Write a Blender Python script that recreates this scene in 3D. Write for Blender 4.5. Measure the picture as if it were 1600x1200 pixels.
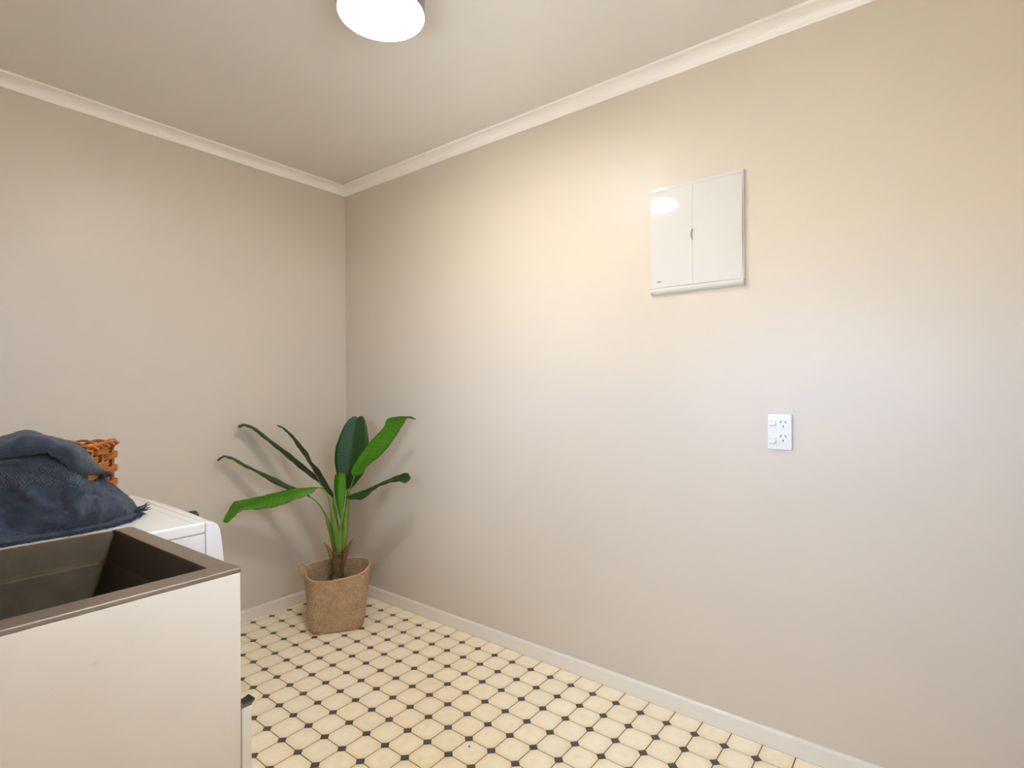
import bpy, bmesh, math, random
from mathutils import Vector, Matrix, noise
R = math.radians
for o in list(bpy.data.objects):
    bpy.data.objects.remove(o)
S = bpy.context.scene
COL = S.collection
random.seed(7)

# ------------------------------------------------------------------ camera
YAW, ROLL, FPX = 0.90073, -0.0041, 846.23
CAM = Vector((-1.9629, -2.792, 1.2))
cd = bpy.data.cameras.new('camera')
cam = bpy.data.objects.new('camera', cd); COL.objects.link(cam)
cd.sensor_width = 36; cd.lens = FPX / 1600 * 36
cd.shift_x = 8.95 / 1600; cd.shift_y = 5.39 / 1600
cd.clip_start = 0.01
cam.location = CAM
cam.rotation_euler = (Matrix.Rotation(-YAW, 3, 'Z') @ Matrix.Rotation(R(90), 3, 'X') @ Matrix.Rotation(ROLL, 3, 'Z')).to_euler()
S.camera = cam

# ------------------------------------------------------------------ light and exposure
S.view_settings.view_transform = 'Standard'
S.view_settings.look = 'None'
S.view_settings.gamma = 1
S.view_settings.use_curve_mapping = False
S.view_settings.exposure = 0.22
LAMP_STRENGTH = 84.0
LAMP_COL = (1.0, 0.99, 0.965)
SKY_STRENGTH = 18.0
SKY_COL = (0.53, 0.71, 1.0)
WIN_Y0, WIN_Y1, WIN_Z0, WIN_Z1 = -2.94, -1.55, 1.02, 1.62
wd = bpy.data.worlds.new('overcast_sky'); S.world = wd; wd.use_nodes = True
bg = wd.node_tree.nodes['Background']
bg.inputs[0].default_value = (*SKY_COL, 1); bg.inputs[1].default_value = SKY_STRENGTH
pl = bpy.data.lights.new('window_portal', 'AREA'); pl.shape = 'RECTANGLE'
pl.size = WIN_Y1 - WIN_Y0; pl.size_y = WIN_Z1 - WIN_Z0
pl.cycles.is_portal = True
po = bpy.data.objects.new('window_portal', pl); COL.objects.link(po)
po.location = (-2.17, (WIN_Y0 + WIN_Y1) / 2, (WIN_Z0 + WIN_Z1) / 2)
po.rotation_euler = (R(90), 0, R(-90))
FILL_DOOR_X0, FILL_DOOR_X1, FILL_DOOR_Z = -1.72, -.90, 2.04
SUN_STRENGTH = 125.0
SUN_COL = (1.0, 1.0, 1.0)
su = bpy.data.lights.new('sun', 'SUN'); su.energy = SUN_STRENGTH; su.color = SUN_COL; su.angle = R(.5)
so_ = bpy.data.objects.new('sun', su); COL.objects.link(so_); so_.location = (4, 3, 8)
so_.rotation_euler = Vector((-.45, -.35, -.9)).to_track_quat('-Z', 'Y').to_euler()
S.cycles.max_bounces = 12; S.cycles.diffuse_bounces = 8

# ------------------------------------------------------------------ materials
def lin(c):
    return tuple(((v / 255 + .055) / 1.055) ** 2.4 if v > 10 else v / 255 / 12.92 for v in c)

class NT:
    def __init__(s, name):
        s.m = bpy.data.materials.new(name); s.m.use_nodes = True
        s.t = s.m.node_tree; s.b = s.t.nodes['Principled BSDF']; s.o = s.t.nodes['Material Output']
    def n(s, typ, **kw):
        x = s.t.nodes.new(typ)
        for k, v in kw.items():
            if k in x.inputs: x.inputs[k].default_value = v
            else: setattr(x, k, v)
        return x
    def l(s, a, b): s.t.links.new(a, b)
    def set(s, **kw):
        for k, v in kw.items():
            s.b.inputs[k.replace('_', ' ')].default_value = (*v, 1) if isinstance(v, tuple) and len(v) == 3 else v
        return s
    def coord(s, out='Object', scale=None):
        c = s.n('ShaderNodeTexCoord').outputs[out]
        if scale:
            mp = s.n('ShaderNodeMapping'); mp.inputs['Scale'].default_value = scale; s.l(c, mp.inputs[0]); c = mp.outputs[0]
        return c
    def noise(s, vec, scale, detail=4, rough=.55):
        x = s.n('ShaderNodeTexNoise'); x.inputs['Scale'].default_value = scale; x.inputs['Detail'].default_value = detail
        x.inputs['Roughness'].default_value = rough; s.l(vec, x.inputs['Vector']); return x.outputs['Fac']
    def ramp(s, fac, stops):
        x = s.n('ShaderNodeValToRGB'); e = x.color_ramp.elements
        while len(e) < len(stops): e.new(0.5)
        for q, (p, c) in zip(e, stops): q.position = p; q.color = (*c, 1)
        s.l(fac, x.inputs[0]); return x.outputs['Color']
    def bump(s, h, strength, dist=.001):
        x = s.n('ShaderNodeBump'); x.inputs['Strength'].default_value = strength; x.inputs['Distance'].default_value = dist
        s.l(h, x.inputs['Height']); s.l(x.outputs[0], s.b.inputs['Normal'])
    def mix(s, fac, a, b, blend='MIX'):
        x = s.n('ShaderNodeMix', data_type='RGBA', blend_type=blend)
        for v, i in ((fac, 0), (a, 6), (b, 7)):
            if hasattr(v, 'links'): s.l(v, x.inputs[i])
            else: x.inputs[i].default_value = v if i == 0 else (*v, 1)
        return x.outputs[2]
    def math(s, op, a, b=0.0):
        x = s.n('ShaderNodeMath', operation=op)
        for i, v in enumerate((a, b)):
            if hasattr(v, 'links'): s.l(v, x.inputs[i])
            else: x.inputs[i].default_value = v
        return x.outputs[0]

def plain(name, c, rough=.5, metal=0.0, var=.06, scale=30, bump=0.0, **kw):
    q = NT(name); v = q.coord()
    f = q.noise(v, scale)
    a = lin(c)
    q.l(q.ramp(f, [(.3, tuple(x * (1 - var) for x in a)), (.7, tuple(min(1, x * (1 + var)) for x in a))]), q.b.inputs['Base Color'])
    q.set(Roughness=rough, Metallic=metal, **kw)
    if bump: q.bump(q.noise(v, scale * 8), bump)
    return q.m

WALL_C = (205, 193, 176)
def paint(name, c, rough, orange=.12):
    q = NT(name); v = q.coord()
    a = lin(c)
    q.l(q.ramp(q.noise(v, 1.3, 2), [(.3, tuple(x * .985 for x in a)), (.7, tuple(x * 1.015 for x in a))]), q.b.inputs['Base Color'])
    q.set(Roughness=rough); q.b.inputs['Specular IOR Level'].default_value = .45
    q.bump(q.noise(v, 260, 3), orange, .0006)
    return q.m
M_WALL = paint('beige_wall_paint', WALL_C, .42)
M_CEIL = paint('ceiling_paint', (223, 219, 213), .75, .05)
M_TRIM = plain('white_gloss_trim', (246, 241, 234), .35, var=.01, scale=3)
M_SKIRT = plain('white_skirting_paint', (226, 217, 204), .38, var=.01, scale=3)
M_GROUT = plain('brown_grout', (66, 44, 22), .8, var=.15, scale=40)
M_WHITE = plain('white_plastic', (222, 219, 214), .22, var=.01, scale=4)
M_BOARD = plain('glossy_white_cover', (210, 207, 202), .07, var=.005, scale=4)
M_ROCKER_SHADOW = plain('grey_rocker_shadow', (160, 157, 153), .5)  # shade colour for the strips under the outlet rockers
M_DARK = plain('dark_slot', (40, 36, 34), .5)
M_ENAMEL = plain('white_enamel', (219, 216, 209), .25, var=.008, scale=4)
M_GREYPRINT = plain('grey_print', (120, 116, 114), .5)
M_BLACK = plain('black_plastic', (22, 22, 24), .35)
M_LAMPRING = plain('brushed_silver_ring', (150, 148, 146), .45, .6, var=.03)
M_CREAM = plain('cream_door_laminate', (224, 212, 188), .4, var=.02, scale=6)
M_CHROME = plain('chrome', (215, 212, 206), .12, 1.0, var=.01)

def m_panel():
    q = NT('worn_white_laminate'); v = q.coord('Object')
    f = q.noise(v, 2.2, 3)
    c = q.ramp(f, [(.3, lin((216, 198, 173))), (.7, lin((222, 206, 183)))])
    for (p, r, col, a) in (((-1.7138, -1.815, .7935), .0028, (176, 150, 104), .5), ((-1.7628, -1.815, .7785), .0024, (200, 176, 144), .4), ((-1.7629, -1.815, .769), .0026, (200, 176, 144), .3)):
        d = q.n('ShaderNodeVectorMath', operation='DISTANCE'); q.l(v, d.inputs[0]); d.inputs[1].default_value = p
        wob = q.math('ADD', d.outputs['Value'], q.math('MULTIPLY', q.noise(v, 300), .0025))
        k = q.ramp(wob, [(0, (a, a, a)), (r * .9, (a, a, a)), (r * 1.5, (0, 0, 0))])
        kk = q.n('ShaderNodeRGBToBW'); q.l(k, kk.inputs[0])
        c = q.mix(kk.outputs[0], c, lin(col))
    q.l(c, q.b.inputs['Base Color']); q.set(Roughness=.38)
    return q.m
M_PANEL = m_panel()

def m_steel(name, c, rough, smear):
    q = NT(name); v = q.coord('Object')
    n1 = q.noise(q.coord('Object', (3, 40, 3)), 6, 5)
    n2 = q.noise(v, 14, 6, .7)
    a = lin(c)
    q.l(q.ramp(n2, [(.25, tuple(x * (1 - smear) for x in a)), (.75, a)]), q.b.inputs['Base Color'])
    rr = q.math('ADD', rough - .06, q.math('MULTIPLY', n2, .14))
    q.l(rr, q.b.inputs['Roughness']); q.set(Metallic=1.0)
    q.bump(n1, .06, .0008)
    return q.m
M_STEEL = m_steel('stainless_steel_rim', (164, 152, 138), .3, .12)
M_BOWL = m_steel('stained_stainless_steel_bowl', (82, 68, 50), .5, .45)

def m_tile():
    q = NT('cream_marbled_tile'); v = q.coord('Object')
    inf = q.n('ShaderNodeObjectInfo')
    off = q.n('ShaderNodeVectorMath', operation='ADD'); q.l(v, off.inputs[0])
    cmb = q.n('ShaderNodeCombineXYZ'); q.l(q.math('MULTIPLY', inf.outputs['Random'], 37.0), cmb.inputs[0]); q.l(q.math('MULTIPLY', inf.outputs['Random'], 91.0), cmb.inputs[1])
    q.l(cmb.outputs[0], off.inputs[1])
    n1 = q.noise(off.outputs[0], 22, 5, .6)
    base = q.ramp(n1, [(.25, lin((240, 222, 188))), (.5, lin((247, 234, 206))), (.75, lin((250, 240, 216)))])
    ln = q.n('ShaderNodeVectorMath', operation='LENGTH'); q.l(v, ln.inputs[0])
    edge = q.ramp(q.math('ADD', ln.outputs['Value'], q.math('MULTIPLY', n1, .02)), [(.042, (0, 0, 0)), (.066, (.6, .6, .6))])
    bw = q.n('ShaderNodeRGBToBW'); q.l(edge, bw.inputs[0])
    c = q.mix(bw.outputs[0], base, lin((232, 206, 160)))
    tint = q.ramp(inf.outputs['Random'], [(0, (.975, .97, .96)), (1, (1.01, 1.01, 1.0))])
    c = q.mix(1.0, c, tint, 'MULTIPLY')
    q.l(c, q.b.inputs['Base Color']); q.set(Roughness=.42)
    q.bump(q.noise(v, 90, 4), .06, .001)
    return q.m
M_TILE = m_tile()
def m_insert():
    q = NT('dark_slate_insert'); v = q.coord('Object')
    inf = q.n('ShaderNodeObjectInfo')
    c = q.ramp(inf.outputs['Random'], [(0, lin((76, 80, 78))), (.6, lin((84, 86, 82))), (1, lin((98, 86, 78)))])
    c = q.mix(q.noise(v, 60), c, lin((66, 69, 68)))
    q.l(c, q.b.inputs['Base Color']); q.set(Roughness=.45)
    return q.m
M_INSERT = m_insert()

def m_leaf(name, dark, light, rib):
    q = NT(name)
    uv = q.coord('UV')
    sep = q.n('ShaderNodeSeparateXYZ'); q.l(uv, sep.inputs[0])
    au = q.math('ABSOLUTE', sep.outputs['X'])
    ph = q.math('ADD', q.math('MULTIPLY', sep.outputs['Y'], 190.0), q.math('MULTIPLY', au, -6.0))
    vein = q.math('MULTIPLY', q.math('ADD', q.math('SINE', ph), 1.0), .5)
    n = q.noise(q.coord('UV', (2, 14, 1)), 3, 4)
    f = q.math('ADD', q.math('MULTIPLY', vein, .2), q.math('MULTIPLY', n, .8))
    c = q.ramp(f, [(.25, lin(dark)), (.75, lin(light))])
    k = q.ramp(au, [(0, (1, 1, 1)), (.05, (.8, .8, .8)), (.11, (0, 0, 0))])
    bw = q.n('ShaderNodeRGBToBW'); q.l(k, bw.inputs[0])
    c = q.mix(q.math('MULTIPLY', bw.outputs[0], .75), c, lin(rib))
    q.l(c, q.b.inputs['Base Color'])
    q.set(Roughness=.42); q.b.inputs['Specular IOR Level'].default_value = .35
    q.bump(vein, .18, .001)
    return q.m
M_LEAFD = m_leaf('dark_green_leaf', (25, 52, 8), (38, 72, 16), (26, 50, 10))
M_LEAFB = m_leaf('bright_green_leaf', (48, 106, 4), (74, 132, 12), (66, 104, 8))
M_LEAFM = m_leaf('mid_green_leaf', (28, 60, 10), (46, 84, 20), (30, 60, 12))
def m_stalk():
    q = NT('green_stalk'); v = q.coord('Object', (60, 60, 5))
    n = q.noise(v, 2.5, 4)
    c = q.ramp(n, [(.3, lin((70, 104, 26))), (.55, lin((104, 138, 46))), (.8, lin((122, 112, 62)))])
    q.l(c, q.b.inputs['Base Color']); q.set(Roughness=.5)
    return q.m
M_STALK = m_stalk()
def m_trunk():
    q = NT('fibrous_brown_trunk'); n = q.noise(q.coord('Object', (50, 50, 14)), 3, 5, .65)
    q.l(q.ramp(n, [(.3, lin((62, 46, 26))), (.55, lin((110, 86, 52))), (.75, lin((140, 112, 70)))]), q.b.inputs['Base Color'])
    q.set(Roughness=.85); q.bump(n, .7, .003)
    return q.m
M_TRUNK = m_trunk()
M_BRACT = plain('dry_brown_bract', (128, 92, 48), .7, var=.25, scale=60)

def m_seagrass():
    q = NT('woven_seagrass'); uv = q.coord('UV')
    def wav(d, sc):
        sep = q.n('ShaderNodeSeparateXYZ'); q.l(uv, sep.inputs[0]); return sep.outputs[d]
    x, y = wav('X', 0), wav('Y', 0)
    row = q.math('FLOOR', q.math('MULTIPLY', y, 46.0))
    sx = q.math('SINE', q.math('ADD', q.math('MULTIPLY', x, 2 * math.pi * 96), q.math('MULTIPLY', row, math.pi)))
    sy = q.math('SINE', q.math('MULTIPLY', y, 2 * math.pi * 46))
    h = q.math('MULTIPLY', q.math('ADD', sx, 1), q.math('ADD', q.math('ABSOLUTE', sy), .2))
    cell = q.n('ShaderNodeCombineXYZ')
    q.l(q.math('FLOOR', q.math('MULTIPLY', x, 192.0)), cell.inputs[0]); q.l(q.math('FLOOR', q.math('MULTIPLY', y, 92.0)), cell.inputs[1])
    wn = q.n('ShaderNodeTexWhiteNoise'); q.l(cell.outputs[0], wn.inputs['Vector'])
    patch = q.noise(q.coord('UV', (9, 5, 1)), 1.2, 4, .6)
    base = q.ramp(patch, [(.3, lin((206, 152, 96))), (.7, lin((230, 192, 144)))])
    c = q.mix(q.math('MULTIPLY', q.math('POWER', wn.outputs['Value'], 1.6), .95), base, lin((246, 224, 192)))
    hh = q.ramp(h, [(.1, (.30, .20, .12)), (.8, (1, 1, 1))])
    c = q.mix(.85, c, hh, 'MULTIPLY')
    q.l(c, q.b.inputs['Base Color']); q.set(Roughness=.75)
    q.bump(h, .8, .003)
    return q.m
M_SEAGRASS = m_seagrass()
M_ROPE = plain('twisted_seagrass_cord', (186, 150, 108), .75, var=.3, scale=220, bump=.5)
M_WICKER = plain('honey_brown_willow_rod', (172, 98, 36), .45, var=.45, scale=60)
M_WICKERD = plain('darker_willow_stake', (150, 82, 28), .5, var=.3, scale=45)

def m_towel():
    q = NT('dark_blue_cotton'); uv = q.coord('UV'); ob = q.coord('Object')
    sep = q.n('ShaderNodeSeparateXYZ'); q.l(uv, sep.inputs[0]); x, y = sep.outputs['X'], sep.outputs['Y']
    chk = q.math('MULTIPLY', q.math('SINE', q.math('MULTIPLY', x, 2 * math.pi * 62)), q.math('SINE', q.math('MULTIPLY', y, 2 * math.pi * 36)))
    def band(a, b, s=.012):
        r = q.ramp(y, [(a - s, (0, 0, 0)), (a, (1, 1, 1)), (b, (1, 1, 1)), (b + s, (0, 0, 0))])
        k = q.n('ShaderNodeRGBToBW'); q.l(r, k.inputs[0]); return k.outputs[0]
    bands = q.math('ADD', band(.60, .79), band(.13, .22))
    rib = q.math('SINE', q.math('MULTIPLY', y, 2 * math.pi * 90))
    nz = q.noise(ob, 420, 3); big = q.noise(ob, 18, 4)
    h = q.math('ADD', q.math('MULTIPLY', q.math('MULTIPLY', chk, bands), .9), q.math('MULTIPLY', nz, .7))
    h = q.math('ADD', h, q.math('MULTIPLY', rib, .12))
    c = q.ramp(big, [(.3, lin((44, 49, 55))), (.7, lin((68, 73, 80)))])
    c = q.mix(q.math('MULTIPLY', q.math('MAXIMUM', q.math('MULTIPLY', chk, bands), 0.0), .9), c, lin((104, 114, 128)))
    c = q.mix(q.math('MULTIPLY', nz, .35), c, lin((72, 82, 98)))
    q.l(c, q.b.inputs['Base Color']); q.set(Roughness=.95)
    q.b.inputs['Sheen Weight'].default_value = .15
    q.b.inputs['Specular IOR Level'].default_value = .15
    q.bump(h, 1.0, .003)
    return q.m
M_TOWEL = m_towel()
M_FRINGE = plain('dark_blue_cotton_yarn', (48, 58, 74), .95, var=.2, scale=80)

def m_emit(name, st):
    q = NT(name)
    q.set(Base_Color=(.95, .95, .95)); q.b.inputs['Emission Color'].default_value = (*LAMP_COL, 1)
    q.b.inputs['Emission Strength'].default_value = st
    return q.m
M_LAMP = m_emit('glowing_opal_diffuser', LAMP_STRENGTH)
def m_pane():
    q = NT('clear_window_glass')
    t = q.n('ShaderNodeBsdfTransparent'); g = q.n('ShaderNodeBsdfGlossy'); g.inputs['Roughness'].default_value = .02
    fr = q.n('ShaderNodeFresnel'); fr.inputs[0].default_value = 1.45
    mx = q.n('ShaderNodeMixShader'); q.l(fr.outputs[0], mx.inputs[0]); q.l(t.outputs[0], mx.inputs[1]); q.l(g.outputs[0], mx.inputs[2])
    q.l(mx.outputs[0], q.o.inputs[0])
    return q.m
M_PANE = m_pane()
M_GLASSD = plain('dark_door_glass', (28, 30, 34), .05)

# ------------------------------------------------------------------ mesh helpers
def obj(name, bm, mat, parent=None, smooth=False, bevel=0, seg=2):
    me = bpy.data.meshes.new(name)
    bmesh.ops.recalc_face_normals(bm, faces=bm.faces)
    if smooth:
        for f in bm.faces: f.smooth = True
    bm.to_mesh(me); bm.free()
    o = bpy.data.objects.new(name, me); COL.objects.link(o)
    for m in (mat if isinstance(mat, (list, tuple)) else [mat]): me.materials.append(m)
    if parent: o.parent = parent
    if bevel:
        md = o.modifiers.new('bevel', 'BEVEL'); md.width = bevel; md.segments = seg; md.limit_method = 'ANGLE'; md.angle_limit = R(40)
    return o
def thing(name, label, cat, loc=(0, 0, 0), group=None):
    o = bpy.data.objects.new(name, None); COL.objects.link(o); o.location = loc; o.empty_display_size = .05
    return tag(o, label, cat, group)
def tag(o, label, cat, group=None):
    o['label'] = label; o['category'] = cat
    if group: o['group'] = group
    return o
def struct(o): o['kind'] = 'structure'; return o
def box(bm, x0, y0, z0, x1, y1, z1, f=None):
    vs = [(x, y, z) for z in (z0, z1) for y in (y0, y1) for x in (x0, x1)]
    vs = [bm.verts.new(f(Vector(v)) if f else v) for v in vs]
    for q in ((0, 1, 3, 2), (4, 6, 7, 5), (0, 4, 5, 1), (2, 3, 7, 6), (0, 2, 6, 4), (1, 5, 7, 3)):
        bm.faces.new([vs[i] for i in q])
def cyl(bm, c, axis, r, h, n=32, r2=None):
    a = Vector(axis).normalized(); u = a.orthogonal().normalized(); w = a.cross(u); r2 = r if r2 is None else r2
    c = Vector(c); t = [2 * math.pi * i / n for i in range(n)]
    A = [bm.verts.new(c + (u * math.cos(k) + w * math.sin(k)) * r) for k in t]
    B = [bm.verts.new(c + a * h + (u * math.cos(k) + w * math.sin(k)) * r2) for k in t]
    for i in range(n): bm.faces.new((A[i], A[(i + 1) % n], B[(i + 1) % n], B[i]))
    bm.faces.new(A[::-1]); bm.faces.new(B)
def lathe(bm, c, axis, prof, n=48):
    a = Vector(axis).normalized(); u = a.orthogonal().normalized(); w = a.cross(u); c = Vector(c)
    rings = []
    for r, h in prof:
        if r < 1e-6: rings.append([bm.verts.new(c + a * h)])
        else: rings.append([bm.verts.new(c + a * h + (u * math.cos(2 * math.pi * i / n) + w * math.sin(2 * math.pi * i / n)) * r) for i in range(n)])
    for A, B in zip(rings, rings[1:]):
        for i in range(n):
            j = (i + 1) % n
            if len(A) == 1 and len(B) == 1: continue
            if len(A) == 1: bm.faces.new((A[0], B[i], B[j]))
            elif len(B) == 1: bm.faces.new((A[i], A[j], B[0]))
            else: bm.faces.new((A[i], A[j], B[j], B[i]))
def cr(pts, n):
    """Catmull-Rom through pts (tuples of any length), n samples."""
    m = len(pts); res = []
    for k in range(n):
        t = k / (n - 1) * (m - 1); i = min(int(t), m - 2); f = t - i
        p0, p1, p2, p3 = (pts[max(i - 1, 0)], pts[i], pts[i + 1], pts[min(i + 2, m - 1)])
        res.append(tuple(.5 * (2 * b + (c - a) * f + (2 * a - 5 * b + 4 * c - d) * f * f + (3 * b - a - 3 * c + d) * f ** 3) for a, b, c, d in zip(p0, p1, p2, p3)))
    return res
def tube(bm, pts, radii, n=8, closed=False, caps=True, up=None):
    P = [Vector(p) for p in pts]; m = len(P)
    if not hasattr(radii, '__len__'): radii = [radii] * m
    prev = None; rings = []
    for i in range(m):
        if closed: t = P[(i + 1) % m] - P[i - 1]
        else: t = P[min(i + 1, m - 1)] - P[max(i - 1, 0)]
        t.normalize()
        if prev is None: u = t.orthogonal().normalized()
        else:
            u = prev - t * prev.dot(t)
            u = u.normalized() if u.length > 1e-6 else t.orthogonal().normalized()
        prev = u; w = t.cross(u)
        rings.append([bm.verts.new(P[i] + (u * math.cos(2 * math.pi * k / n) + w * math.sin(2 * math.pi * k / n)) * radii[i]) for k in range(n)])
    for i in range(m if closed else m - 1):
        A, B = rings[i], rings[(i + 1) % m]
        for k in range(n):
            bm.faces.new((A[k], A[(k + 1) % n], B[(k + 1) % n], B[k]))
    if caps and not closed:
        bm.faces.new(rings[0][::-1]); bm.faces.new(rings[-1])
def prism(bm, poly, z0, z1, f=lambda x, y, z: (x, y, z)):
    A = [bm.verts.new(f(x, y, z0)) for x, y in poly]; B = [bm.verts.new(f(x, y, z1)) for x, y in poly]; n = len(poly)
    for i in range(n): bm.faces.new((A[i], A[(i + 1) % n], B[(i + 1) % n], B[i]))
    bm.faces.new(A[::-1]); bm.faces.new(B)
def new(): return bmesh.new()
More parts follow.
